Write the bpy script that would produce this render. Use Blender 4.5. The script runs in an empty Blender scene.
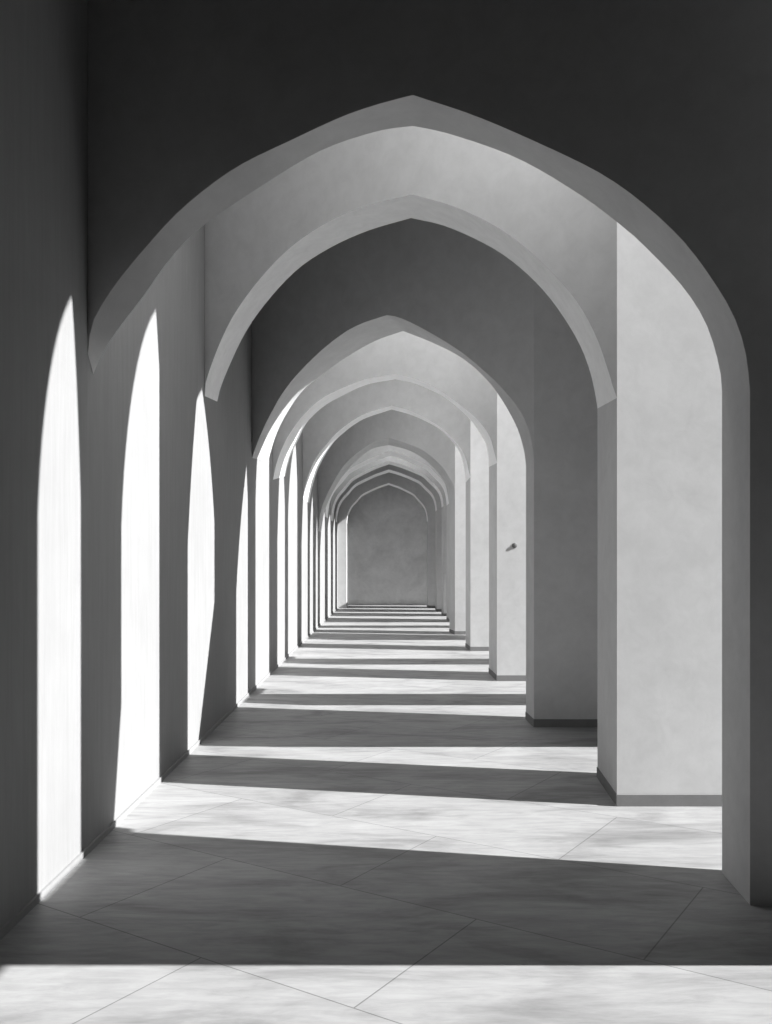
import bpy, bmesh, math, random
from mathutils import Vector, noise
from mathutils.geometry import delaunay_2d_cdt
random.seed(4)
S = bpy.context.scene
COL = S.collection

# ------------------------------------------------------------------ constants
FPX, VX, VY, EYE = 900.0, 387.0, 560.0, 1.6      # focal length in px, vanishing point, eye height
XL = -1.64                                        # inner face of the left wall
XO = 2.35                                         # inner face of the unseen outer right screen
YEND = 32.0                                       # end wall
CEIL = 6.5
KA, TE = 0.20, 0.64                               # the sun's drift along the corridor / its slope

def zl(x): return XL * FPX / (x - VX)             # depth of the left wall at an image column
def zf(y): return EYE * FPX / (y - VY)            # depth of the floor at an image row

# ------------------------------------------------------------------ materials
def nt(name):
    m = bpy.data.materials.new(name); m.use_nodes = True
    t = m.node_tree; t.nodes.clear()
    out = t.nodes.new('ShaderNodeOutputMaterial'); b = t.nodes.new('ShaderNodeBsdfPrincipled')
    t.links.new(b.outputs[0], out.inputs[0])
    return m, t, b
def N(t, k, **kw):
    n = t.nodes.new(k)
    for a, v in kw.items():
        if a in n.inputs: n.inputs[a].default_value = v
        else: setattr(n, a, v)
    return n
def ramp(t, src, stops):
    r = t.nodes.new('ShaderNodeValToRGB'); e = r.color_ramp.elements
    e[0].position, e[0].color = stops[0][0], (stops[0][1],)*3 + (1,)
    e[1].position, e[1].color = stops[-1][0], (stops[-1][1],)*3 + (1,)
    for p, v in stops[1:-1]:
        q = e.new(p); q.color = (v, v, v, 1)
    t.links.new(src, r.inputs[0]); return r.outputs[0]
def mul(t, a, b):
    m = t.nodes.new('ShaderNodeMix'); m.data_type = 'RGBA'; m.blend_type = 'MULTIPLY'
    m.inputs[0].default_value = 1
    t.links.new(a, m.inputs[6]); t.links.new(b, m.inputs[7]); return m.outputs[2]
def noise_at(t, scale_vec, scale, detail=6, rough=.6, dist=0.0):
    g = t.nodes.new('ShaderNodeNewGeometry')
    mp = t.nodes.new('ShaderNodeMapping'); mp.inputs['Scale'].default_value = scale_vec
    t.links.new(g.outputs['Position'], mp.inputs[0])
    n = t.nodes.new('ShaderNodeTexNoise'); n.inputs['Scale'].default_value = scale
    n.inputs['Detail'].default_value = detail; n.inputs['Roughness'].default_value = rough
    n.inputs['Distortion'].default_value = dist
    t.links.new(mp.outputs[0], n.inputs['Vector']); return n.outputs['Fac']

def plaster(name, base, streak=(3, 3, .6), spread=.12, bump=.25):
    m, t, b = nt(name)
    n1 = noise_at(t, (1, 1, 1), 1.1, 5, .65, .6)
    n2 = noise_at(t, streak, 4.0, 7, .7, .4)
    n3 = noise_at(t, (1, 1, 1), 38, 4, .7)
    c1 = ramp(t, n1, [(.3, base * (1 - spread)), (.7, base)])
    c2 = ramp(t, n2, [(.3, .9), (.62, 1.0)])
    c = mul(t, c1, c2)
    t.links.new(c, b.inputs['Base Color'])
    b.inputs['Roughness'].default_value = .82
    b.inputs['Specular IOR Level'].default_value = .2
    add = t.nodes.new('ShaderNodeMath'); add.operation = 'MULTIPLY_ADD'; add.inputs[1].default_value = .25
    t.links.new(n3, add.inputs[0]); t.links.new(n2, add.inputs[2])
    bp = t.nodes.new('ShaderNodeBump'); bp.inputs['Strength'].default_value = bump
    bp.inputs['Distance'].default_value = .012
    t.links.new(add.outputs[0], bp.inputs['Height']); t.links.new(bp.outputs[0], b.inputs['Normal'])
    return m

M_WALL = plaster('lime_plaster', .57, (1.6, 1.6, 1.6), .1, .07)
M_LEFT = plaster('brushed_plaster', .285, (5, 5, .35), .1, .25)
M_END = plaster('end_plaster', .78, (1.5, 1.5, 1.5), .25, .2)
M_BASE = plaster('baseboard_plaster', .19, (2, 2, 2), .1, .1)
M_BRIGHT = plaster('brightened_plaster', .93, (1.6, 1.6, 1.6), .05, .05)  # soffit colour raised where bounced light falls short
M_DARK = plaster('dark_absorber', .06, (8, .4, 8), .3, .2)  # for the unseen ceiling and back wall, darkened to absorb bounce
M_PALE = plaster('bounce_ground', .35)  # outside ground added to reflect sun onto soffits and left wall
M_METAL, _t, _b = nt('dull_iron')
_b.inputs['Base Color'].default_value = (.18, .18, .18, 1); _b.inputs['Metallic'].default_value = .7
_b.inputs['Roughness'].default_value = .5

def floor_material():
    m, t, b = nt('honed_stone')
    g = t.nodes.new('ShaderNodeNewGeometry')
    mp = t.nodes.new('ShaderNodeMapping')
    mp.inputs['Rotation'].default_value = (0, 0, math.radians(33)); mp.inputs['Location'].default_value = (.35, .22, 0)
    t.links.new(g.outputs['Position'], mp.inputs[0])
    br = t.nodes.new('ShaderNodeTexBrick')
    for k, v in dict(Scale=1.0).items(): br.inputs[k].default_value = v
    br.inputs['Brick Width'].default_value = 1.5; br.inputs['Row Height'].default_value = .95
    br.inputs['Mortar Size'].default_value = .0035; br.inputs['Mortar Smooth'].default_value = .3
    br.inputs['Color1'].default_value = (1, 1, 1, 1); br.inputs['Color2'].default_value = (.9, .9, .9, 1)
    br.inputs['Mortar'].default_value = (.5, .5, .5, 1)
    t.links.new(mp.outputs[0], br.inputs[0])
    n1 = noise_at(t, (.8, 2.2, 1), 1.3, 6, .62, .8)
    n2 = noise_at(t, (1.2, 6, 1), 3.2, 8, .7, .5)
    c1 = ramp(t, n1, [(.32, .23), (.5, .345), (.66, .395)])
    c2 = ramp(t, n2, [(.3, .8), (.6, 1.0)])
    c = mul(t, mul(t, c1, c2), br.outputs['Color'])
    t.links.new(c, b.inputs['Base Color'])
    r = ramp(t, n2, [(.3, .6), (.7, .45)])
    t.links.new(r, b.inputs['Roughness'])
    b.inputs['Specular IOR Level'].default_value = .18
    inv = t.nodes.new('ShaderNodeMath'); inv.operation = 'MULTIPLY_ADD'
    inv.inputs[1].default_value = -1.0
    t.links.new(br.outputs['Fac'], inv.inputs[0]); t.links.new(n2, inv.inputs[2])
    bp = t.nodes.new('ShaderNodeBump'); bp.inputs['Strength'].default_value = .22; bp.inputs['Distance'].default_value = .012
    t.links.new(inv.outputs[0], bp.inputs['Height']); t.links.new(bp.outputs[0], b.inputs['Normal'])
    return m
M_FLOOR = floor_material()

# ------------------------------------------------------------------ helpers
def mesh_obj(name, verts, faces, mat, parent=None, smooth=False):
    me = bpy.data.meshes.new(name)
    me.from_pydata([tuple(v) for v in verts], [], faces)
    bm = bmesh.new(); bm.from_mesh(me)
    bmesh.ops.remove_doubles(bm, verts=bm.verts, dist=1e-5)
    bmesh.ops.recalc_face_normals(bm, faces=bm.faces)
    bm.to_mesh(me); bm.free()
    me.materials.append(mat)
    if smooth:
        for p in me.polygons: p.use_smooth = True
        me.set_sharp_from_angle(angle=math.radians(28))
    o = bpy.data.objects.new(name, me); COL.objects.link(o)
    if parent is not None:
        o.parent = parent
        off = Vector((0, 0, 0)); p = parent
        while p is not None: off += p.location; p = p.parent
        for v in me.vertices: v.co -= off
    return o
def box(name, lo, hi, mat, parent=None):
    x0, y0, z0 = lo; x1, y1, z1 = hi
    v = [(x, y, z) for x in (x0, x1) for y in (y0, y1) for z in (z0, z1)]
    f = [(0, 1, 3, 2), (4, 6, 7, 5), (0, 4, 5, 1), (2, 3, 7, 6), (0, 2, 6, 4), (1, 5, 7, 3)]
    return mesh_obj(name, v, f, mat, parent)
def prism(name, plan, h0, h1, mat, parent=None):
    n = len(plan)
    v = [(x, y, h0) for x, y in plan] + [(x, y, h1) for x, y in plan]
    f = [tuple(range(n))[::-1], tuple(range(n, 2*n))] + [(i, (i+1) % n, n + (i+1) % n, n + i) for i in range(n)]
    return mesh_obj(name, v, f, mat, parent)
def tag(o, label=None, cat=None, group=None, kind=None):
    if label: o['label'] = label
    if cat: o['category'] = cat
    if group: o['group'] = group
    if kind: o['kind'] = kind
    return o
def structure(o, label, cat): return tag(o, label, cat, kind='structure')

# ------------------------------------------------------------------ arch outlines
def catmull(pts, n):
    """n+1 points along a smooth curve through pts, evenly spaced by length"""
    P = [Vector(p) for p in pts]
    P = [P[0]*2 - P[1]] + P + [P[-1]*2 - P[-2]]
    out = []
    for i in range(1, len(P) - 2):
        p0, p1, p2, p3 = P[i-1:i+3]
        for k in range(16):
            t = k / 16
            out.append(.5*((2*p1) + (p2-p0)*t + (2*p0-5*p1+4*p2-p3)*t*t + (3*p1-p0-3*p2+p3)*t**3))
    out.append(P[-2])
    d = [0]
    for a, b in zip(out, out[1:]): d.append(d[-1] + (b-a).length)
    res, j = [], 0
    for k in range(n + 1):
        s = d[-1]*k/n
        while j < len(d)-2 and d[j+1] < s: j += 1
        t = (s-d[j])/max(d[j+1]-d[j], 1e-9)
        res.append(out[j].lerp(out[j+1], min(max(t, 0), 1)))
    return res
TPL = [(0, 0), (.012, .13), (.04, .27), (.11, .42), (.23, .56), (.35, .70), (.50, .79), (.76, .915), (1, 1)]
def tpl(spring, apex):
    return [(spring[0] + (apex[0]-spring[0])*u, spring[1] + (apex[1]-spring[1])*v) for u, v in TPL]

ARCHES = []
def outline(left, right, n=26):
    a = catmull(left, n); b = catmull(right, n)
    return a + b[1:]

def to_plane(px, A, B):
    """trace points onto the vertical plane through plan points A (left) and B (right)"""
    b = (B[1]-A[1])/(B[0]-A[0]); out = []
    for x, y in px:
        u = (x-VX)/FPX
        z = (B[1] - b*B[0])/(1 - b*u)
        out.append(Vector((u*z, z, EYE + (VY-y)*z/FPX)))
    return out

def arch(name, label, F, B, rf, rb, xe, base=.075, left_leg=None, board=True, white=False, skew=False):
    """F, B: (left pts, right pts) of the near and far edge of the opening, left spring to apex / apex to right spring.
    rf, rb: plan position (X, Y) of the near and far corner of the right pier; xe: how far the pier runs outward"""
    f2 = outline(*F); b2 = outline(*B)
    if left_leg is None:
        lf = (XL, zl(f2[0][0])); lb = (XL, zl(b2[0][0]))
    else:
        lf, lb = left_leg
    root = bpy.data.objects.new(name, None); root.location = (rf[0], rf[1], 0); COL.objects.link(root)
    tag(root, label, 'arch', 'pointed arches spanning the corridor')
    f3 = to_plane(f2, lf, rf); b3 = to_plane(b2, lb, rb)
    # ends exactly on wall and pier
    f3[0].x, f3[0].y = lf; b3[0].x, b3[0].y = lb
    f3[-1].x, f3[-1].y = rf; b3[-1].x, b3[-1].y = rb
    if left_leg is None:
        f3[0].z -= .01; b3[0].z -= .01
    for p in f3 + b3: p.x = max(p.x, XL + .002)
    n = len(f3); top = CEIL - .002
    v = f3 + b3 + [Vector((p.x, p.y, top)) for p in f3] + [Vector((p.x, p.y, top)) for p in b3]
    fc = []
    if white:                                           # intrados colour lifted to stand in for light, a band of its own
        so_ = mesh_obj('soffit', v[:2*n], [(i, i+1, n+i+1, n+i) for i in range(n-1)], M_BRIGHT, root, smooth=True)
        so_['label'] = 'underside band with light painted into its colour'
    for i in range(n-1):
        if not white: fc.append((i, i+1, n+i+1, n+i))   # soffit
        fc.append((i, 2*n+i, 2*n+i+1, i+1))             # near face
        fc.append((n+i, n+i+1, 3*n+i+1, 3*n+i))         # far face
        fc.append((2*n+i, 3*n+i, 3*n+i+1, 2*n+i+1))     # top
    fc.append((0, n, 3*n, 2*n)); fc.append((n-1, 3*n-1, 4*n-1, 2*n-1))
    mesh_obj('spandrel', v, fc, M_WALL, root, smooth=True)
    yr = rf[1] + (xe-rf[0])*(rf[1]-lf[1])/(rf[0]-lf[0]) if skew else rf[1]
    p = prism('pier', [rf, (xe, yr), (xe, rb[1]), rb], 0, top, M_WALL, root)
    if board:
        g = .012
        bb = prism('baseboard', [(rf[0]-g*.5, rf[1]-g), (xe, rf[1]-g), (xe, rf[1]+.004), (rf[0]+.004, rf[1]+.004), (rb[0]+.004, rb[1]), (rb[0]-g*.5, rb[1])],
                   0, base, M_BASE, p)
    if left_leg is not None:
        prism('pier', [lf, lb, (XL+.003, lb[1]), (XL+.003, lf[1])], 0, top, M_WALL, root)
    ARCHES.append(root)
    return root

def corner(x, y): return ((x-VX)*zf(y)/FPX, zf(y))

# nearest arch
arch('pointed_arch', 'nearest and largest pointed arch, dark face filling the top of the view',
     ([(87.5, 352), (90, 334), (95, 317), (115, 285), (145, 248), (182.6, 208), (234, 168.6), (290, 140.6), (341, 117), (378.5, 104), (413, 95)],
      [(413, 95), (475.6, 116), (543, 145), (600, 173), (641.5, 202), (683, 240.6), (714, 282), (734.7, 318), (746, 354.6), (750, 391)]),
     ([(93, 372), (104, 350), (121, 325), (141, 299), (173, 255), (204, 225), (266, 183), (322, 150), (378, 131), (413, 126)],
      [(413, 126), (450, 134), (517, 158), (579, 194), (620.7, 225), (646.6, 248), (683, 287), (706, 323.5), (719, 365), (722, 391)]),
     corner(750, 905), corner(722, 873), 1.95, base=.0, board=False, skew=True)
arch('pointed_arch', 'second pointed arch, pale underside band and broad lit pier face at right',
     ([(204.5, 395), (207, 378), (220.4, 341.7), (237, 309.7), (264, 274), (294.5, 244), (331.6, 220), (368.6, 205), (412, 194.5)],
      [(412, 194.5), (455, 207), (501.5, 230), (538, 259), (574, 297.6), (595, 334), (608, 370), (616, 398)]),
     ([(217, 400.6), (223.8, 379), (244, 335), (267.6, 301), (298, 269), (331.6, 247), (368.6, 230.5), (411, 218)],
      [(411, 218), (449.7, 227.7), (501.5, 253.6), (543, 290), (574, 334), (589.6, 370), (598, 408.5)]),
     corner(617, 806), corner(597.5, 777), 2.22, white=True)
arch('pointed_arch', 'third pointed arch, dark grey face and tall dark pier behind the second arch',
     ([(252, 457), (265, 425), (284, 391), (307, 364), (334, 340), (358, 325), (387, 315)],
      [(387, 315), (402, 318.5), (429, 332), (459, 350.5), (482, 369), (500, 386), (519.5, 410), (530, 434), (534, 460)]),
     ([(268, 461), (276, 435), (287, 413), (302.5, 391), (323, 374), (345, 358), (375, 341), (403, 331)],
      [(403, 331), (428.6, 341), (455.5, 354), (476, 369), (496, 391), (514.5, 422), (523, 446), (526, 465)]),
     corner(534, 727), corner(526, 719), 2.05)
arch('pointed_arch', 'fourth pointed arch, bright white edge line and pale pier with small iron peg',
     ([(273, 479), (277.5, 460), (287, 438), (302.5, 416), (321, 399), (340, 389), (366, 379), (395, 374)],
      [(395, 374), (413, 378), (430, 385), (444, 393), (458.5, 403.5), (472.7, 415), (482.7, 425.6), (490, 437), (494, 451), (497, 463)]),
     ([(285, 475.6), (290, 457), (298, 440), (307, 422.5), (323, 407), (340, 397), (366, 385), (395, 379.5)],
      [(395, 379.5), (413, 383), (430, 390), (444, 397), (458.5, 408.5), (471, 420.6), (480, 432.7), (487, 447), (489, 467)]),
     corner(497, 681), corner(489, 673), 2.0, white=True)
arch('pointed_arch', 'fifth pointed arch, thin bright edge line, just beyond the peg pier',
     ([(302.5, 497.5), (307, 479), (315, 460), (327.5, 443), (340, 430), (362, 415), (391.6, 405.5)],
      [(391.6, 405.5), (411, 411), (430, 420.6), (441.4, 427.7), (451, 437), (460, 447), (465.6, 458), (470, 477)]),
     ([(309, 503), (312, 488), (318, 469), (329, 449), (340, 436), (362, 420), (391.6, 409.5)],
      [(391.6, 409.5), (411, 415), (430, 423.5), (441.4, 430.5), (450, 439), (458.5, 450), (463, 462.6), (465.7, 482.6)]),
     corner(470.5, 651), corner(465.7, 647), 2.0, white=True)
arch('pointed_arch', 'sixth pointed arch, grey, first of the tightly nested distant arches',
     ([(318, 530), (322, 507), (333, 483), (347, 462), (370.6, 443.5), (388.6, 437.6)],
      [(388.6, 437.6), (408, 444), (424, 451), (441, 465.5), (449, 477), (454, 487), (455, 503)]),
     ([(321, 532), (325, 510), (335, 488), (349, 468), (370, 450), (388.6, 445)],
      [(388.6, 445), (408, 450), (424, 459), (440, 475), (446, 487), (449.5, 507)]),
     corner(455, 634.6), corner(449.5, 632), 2.0)
def far_arch(label, z0, z1, lx, ly, ax, ay, rx, ry, thick=5, leg=None):
    s = (z0/z1)
    def sh(p, c=s): return (VX + (p[0]-VX)*c, VY + (p[1]-VY)*c)
    L, A, R = (lx, ly), (ax, ay), (rx, ry)
    L2, A2, R2 = sh(L), sh(A), sh(R)
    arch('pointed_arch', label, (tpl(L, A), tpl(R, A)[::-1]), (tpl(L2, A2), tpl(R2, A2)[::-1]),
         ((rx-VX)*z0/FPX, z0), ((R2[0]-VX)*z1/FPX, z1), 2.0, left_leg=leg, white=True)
far_arch('seventh pointed arch, fourth from the end wall, pale rim', 23.1, 24.2, 325, 516, 390.5, 450.5, 449.5, 503)
far_arch('eighth pointed arch, third from the end wall, pale rim', 25.7, 26.6, 331, 520, 389, 461, 443.5, 506)
far_arch('ninth pointed arch, second from the end wall, pale rim', 27.9, 28.8, 335.3, 521, 389, 469.5, 437, 510)
zA, zB = 30.0, 30.8
far_arch('last pointed arch framing the plain grey end wall', zA, zB, 346.6, 523, 388.6, 483, 428, 521,
         leg=(((346.6-VX)*zA/FPX, zA), ((346.6-VX)*zA/FPX, zB)))

# ------------------------------------------------------------------ room shell
Y0 = -2.2
structure(box('floor', (XL-.3, Y0-.3, -.2), (XO+.14, YEND+.3, 0), M_FLOOR),
          'pale honed stone floor striped by bands of sunlight and shadow', 'floor')
structure(box('floor_bounce', (XO+.14, Y0-6, -.2), (XO+16, YEND+6, 0), M_PALE),
          'unseen ground slab added to bounce sunlight in through the right hand openings', 'terrace')
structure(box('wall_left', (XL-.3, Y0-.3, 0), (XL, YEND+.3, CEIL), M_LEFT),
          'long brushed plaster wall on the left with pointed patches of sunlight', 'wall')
structure(box('wall_end', (XL, YEND, 0), (XO+.14, YEND+.3, CEIL), M_END),
          'plain grey wall closing the far end of the corridor', 'wall')
structure(box('wall_back', (XL, Y0-.3, 0), (XO+.14, Y0, CEIL), M_DARK),
          'unseen wall behind the viewpoint, made dark to cut bounced light', 'wall')
structure(box('ceiling', (XL-.3, Y0-.3, CEIL), (XO+.14, YEND+.3, CEIL+.2), M_DARK),
          'flat unseen ceiling above the arches, made dark to cut bounced light', 'ceiling')
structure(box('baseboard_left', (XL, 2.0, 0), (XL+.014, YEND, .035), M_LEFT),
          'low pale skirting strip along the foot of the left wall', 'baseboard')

# ------------------------------------------------------------------ unseen outer screen, openings shaped to cast the sun patches
SH = KA*(XO-XL); HB = TE*(XO-XL)
def wp(z, h): return (z - SH, h + HB)                            # ray to a place on the left wall
def fp(X, z): return (z - KA*(XO-X), TE*(XO-X))                  # ray to a place on the floor
HOLES = []
def band(z0, z1, l0=None, l1=None, xk=-.9, s0=None, s1=None):
    """opening whose light falls on the floor between z0 and z1, at the foot of the left wall between l0 and l1;
    s0 / s1 give a plumb jamb at that depth instead"""
    xs = (2.28, xk, XL)
    near = [fp(x, z) for x, z in zip(xs, (z0, z0, z0 if l0 is None else l0))]
    far = [fp(x, z) for x, z in zip(xs, (z1, z1, z1 if l1 is None else l1))]
    if s0 is not None: near = [(s0, p[1]) for p in near]
    if s1 is not None: far = [(s1, p[1]) for p in far]
    HOLES.append(near[::-1] + far)
def lancet(z0, z1, za, ha, hs=None, b0=None, b1=None, hb=.8):
    """pointed opening whose light falls on the left wall"""
    hs = ha - 1.25 if hs is None else hs
    b0 = z0 if b0 is None else b0; b1 = z1 if b1 is None else b1
    pts = [wp(b0, -.01), wp(b1, -.01), wp(z1, hb)]
    for k in range(13):
        a = k/12*math.pi/2
        pts.append(wp(za + (z1-za)*(math.cos(a)*.35 + .65*(1-k/12)), hs + (ha-hs)*(math.sin(a)*.35 + .65*k/12)))
    for k in range(11, -1, -1):
        a = k/12*math.pi/2
        pts.append(wp(za + (z0-za)*(math.cos(a)*.75 + .25*(1-k/12)), hs + (ha-hs)*(math.sin(a)*.55 + .45*k/12)))
    pts.append(wp(z0, hb))
    HOLES.append(pts)
def ws(zs): return zs + SH                       # where a plumb jamb's edge lands on the left wall
band(2.95, 3.55)
lancet(4.2, ws(4.02), 4.66, 3.06, hs=1.9)
band(0, 0, s0=4.25, s1=5.83)
lancet(5.53, ws(5.83), 6.36, 3.46, hs=1.9, b0=5.35)
band(0, 7.70, l1=7.75, s0=6.2)
lancet(7.1, 8.55, 7.95, 3.2, b1=7.8, hb=1.2)
band(0, 9.91, l1=10.1, s0=8.72)
lancet(9.6, 10.6, 10.1, 3.55)
band(10.75, 0, s1=11.88)
lancet(11.2, ws(11.88), 12.1, 3.9, hs=2.4)
band(0, 13.77, l1=14.0, s0=12.3)
lancet(12.95, 14.45, 13.9, 3.8, hs=2.4)
band(14.6, 0, s1=15.8)
lancet(14.9, ws(15.8), 16.1, 3.8, hs=2.4)
band(0, 18.0, l1=18.2, s0=16.0)
band(0, 0, s0=18.95, s1=19.25)
lancet(16.9, 18.6, 18.2, 3.8, hs=2.4)
lancet(19.1, ws(19.25), 19.8, 3.1, hs=2.0)
band(20.0, 21.2)
lancet(20.2, 21.3, 20.9, 3.0)
band(22.0, 23.1)
lancet(22.0, ws(23.05), 23.6, 3.0)
band(24.2, 25.6)
lancet(24.2, 26.3, 25.9, 3.0)
band(26.55, 27.7)
lancet(26.9, 28.5, 28.2, 3.0)
band(28.8, 29.8)
lancet(29.2, 30.5, 30.2, 3.0)
band(30.8, 31.8)
lancet(31.1, 31.95, 31.6, 3.0)

def perforated_wall(name, x, thick, y0, y1, h, holes, mat):
    pts, faces = [Vector(p) for p in ((y0, 0), (y1, 0), (y1, h), (y0, h))], [[0, 1, 2, 3]]
    for hl in holes:
        # orient anticlockwise
        a = sum(p[0]*q[1]-q[0]*p[1] for p, q in zip(hl, hl[1:]+hl[:1]))
        if a < 0: hl = hl[::-1]
        i0 = len(pts); pts += [Vector((p[0], max(p[1], 0.02))) for p in hl]
        faces.append(list(range(i0, i0+len(hl))))
    v, e, f, ov, oe, of = delaunay_2d_cdt(pts, [], faces, 1, 1e-5)
    keep = [t for t, o in zip(f, of) if list(o) == [0]]
    n = len(v)
    V = [(x, p.x, p.y) for p in v] + [(x+thick, p.x, p.y) for p in v]
    F = [tuple(t) for t in keep] + [tuple(n+i for i in t[::-1]) for t in keep]
    cnt = {}
    for t in keep:
        for a, b in zip(t, list(t[1:])+[t[0]]): cnt[(a, b)] = 1
    for a, b in list(cnt):
        if (b, a) not in cnt: F.append((a, n+a, n+b, b))
    return mesh_obj(name, V, F, mat)
structure(perforated_wall('sun_screen', XO, .14, Y0, YEND, CEIL, HOLES, M_WALL),
          'unseen outer screen on the right, openings shaped to cast the sun patches', 'wall')

# ------------------------------------------------------------------ small iron peg on the fourth pier
pz = zf(681); pc = Vector(((514.5-VX)*pz/FPX, pz, EYE + (VY-545.5)*pz/FPX))
def lathe(name, prof, origin, mat, parent=None, n=20):
    """profile (distance towards the camera, radius) about the Y axis"""
    v, f = [], []
    for d, r in prof:
        for k in range(n):
            a = 2*math.pi*k/n
            v.append((origin.x + r*math.cos(a), origin.y - d, origin.z + r*math.sin(a)))
    m = len(prof)
    for i in range(m-1):
        for k in range(n):
            f.append((i*n+k, i*n+(k+1) % n, (i+1)*n+(k+1) % n, (i+1)*n+k))
    f.append(tuple(range(n))); f.append(tuple(range((m-1)*n, m*n))[::-1])
    return mesh_obj(name, v, f, mat, parent, smooth=True)
peg = bpy.data.objects.new('wall_peg', None); peg.location = pc; COL.objects.link(peg)
tag(peg, 'tiny dark iron peg on the pale face of the fourth pier', 'peg')
lathe('plate', [(0, .034), (.006, .034), (.009, .028)], pc, M_METAL, peg)
lathe('stem', [(.009, .012), (.012, .012), (.013, .022), (.017, .024), (.020, .016)], pc, M_METAL, peg)

# ------------------------------------------------------------------ light
sun = bpy.data.lights.new('sun', 'SUN'); sun.energy = 12.0; sun.angle = math.radians(.45)
so = bpy.data.objects.new('sun', sun); COL.objects.link(so)
so.rotation_euler = Vector((-1, KA, -TE)).to_track_quat('-Z', 'Y').to_euler()
so.location = (9, 6, 8)
for i, (x, y, sx, sy, e) in enumerate([(.6, 5.2, 2.0, .7, 66), (.3, 10.6, 2.2, 1.4, 75), (.2, 14.2, 2.2, 1.4, 70), (.2, 17.6, 2.2, 1.3, 60),
        (.2, 21.4, 2.2, 1.5, 60), (.2, 25.0, 2.2, .8, 35)]):
    a = bpy.data.lights.new('bay_fill', 'AREA'); a.shape = 'RECTANGLE'; a.size = sx; a.size_y = sy; a.energy = e  # added fill lamp below the closed ceiling, brightens its bay
    ao = bpy.data.objects.new('bay_fill', a); ao.location = (x, y, CEIL-.68); ao.rotation_euler = (0, math.radians(50 if i == 0 else 38), 0); COL.objects.link(ao)
w = bpy.data.worlds.new('sky'); S.world = w; w.use_nodes = True
w.node_tree.nodes['Background'].inputs[0].default_value = (1, 1, 1, 1)
w.node_tree.nodes['Background'].inputs[1].default_value = .05

# ------------------------------------------------------------------ camera
cam = bpy.data.cameras.new('camera'); co = bpy.data.objects.new('camera', cam); COL.objects.link(co)
cam.sensor_fit = 'VERTICAL'; cam.sensor_height = 36; cam.lens = FPX/1024*36
cam.shift_y = (VY-512)/1024; cam.shift_x = -(VX-386)/1024
co.location = (0, 0, EYE); co.rotation_euler = (math.radians(90), 0, 0)
cam.clip_end = 200
S.camera = co
S.view_settings.view_transform = 'Standard'; S.view_settings.look = 'None'
S.view_settings.gamma = 1; S.view_settings.use_curve_mapping = False
S.view_settings.exposure = 0.1
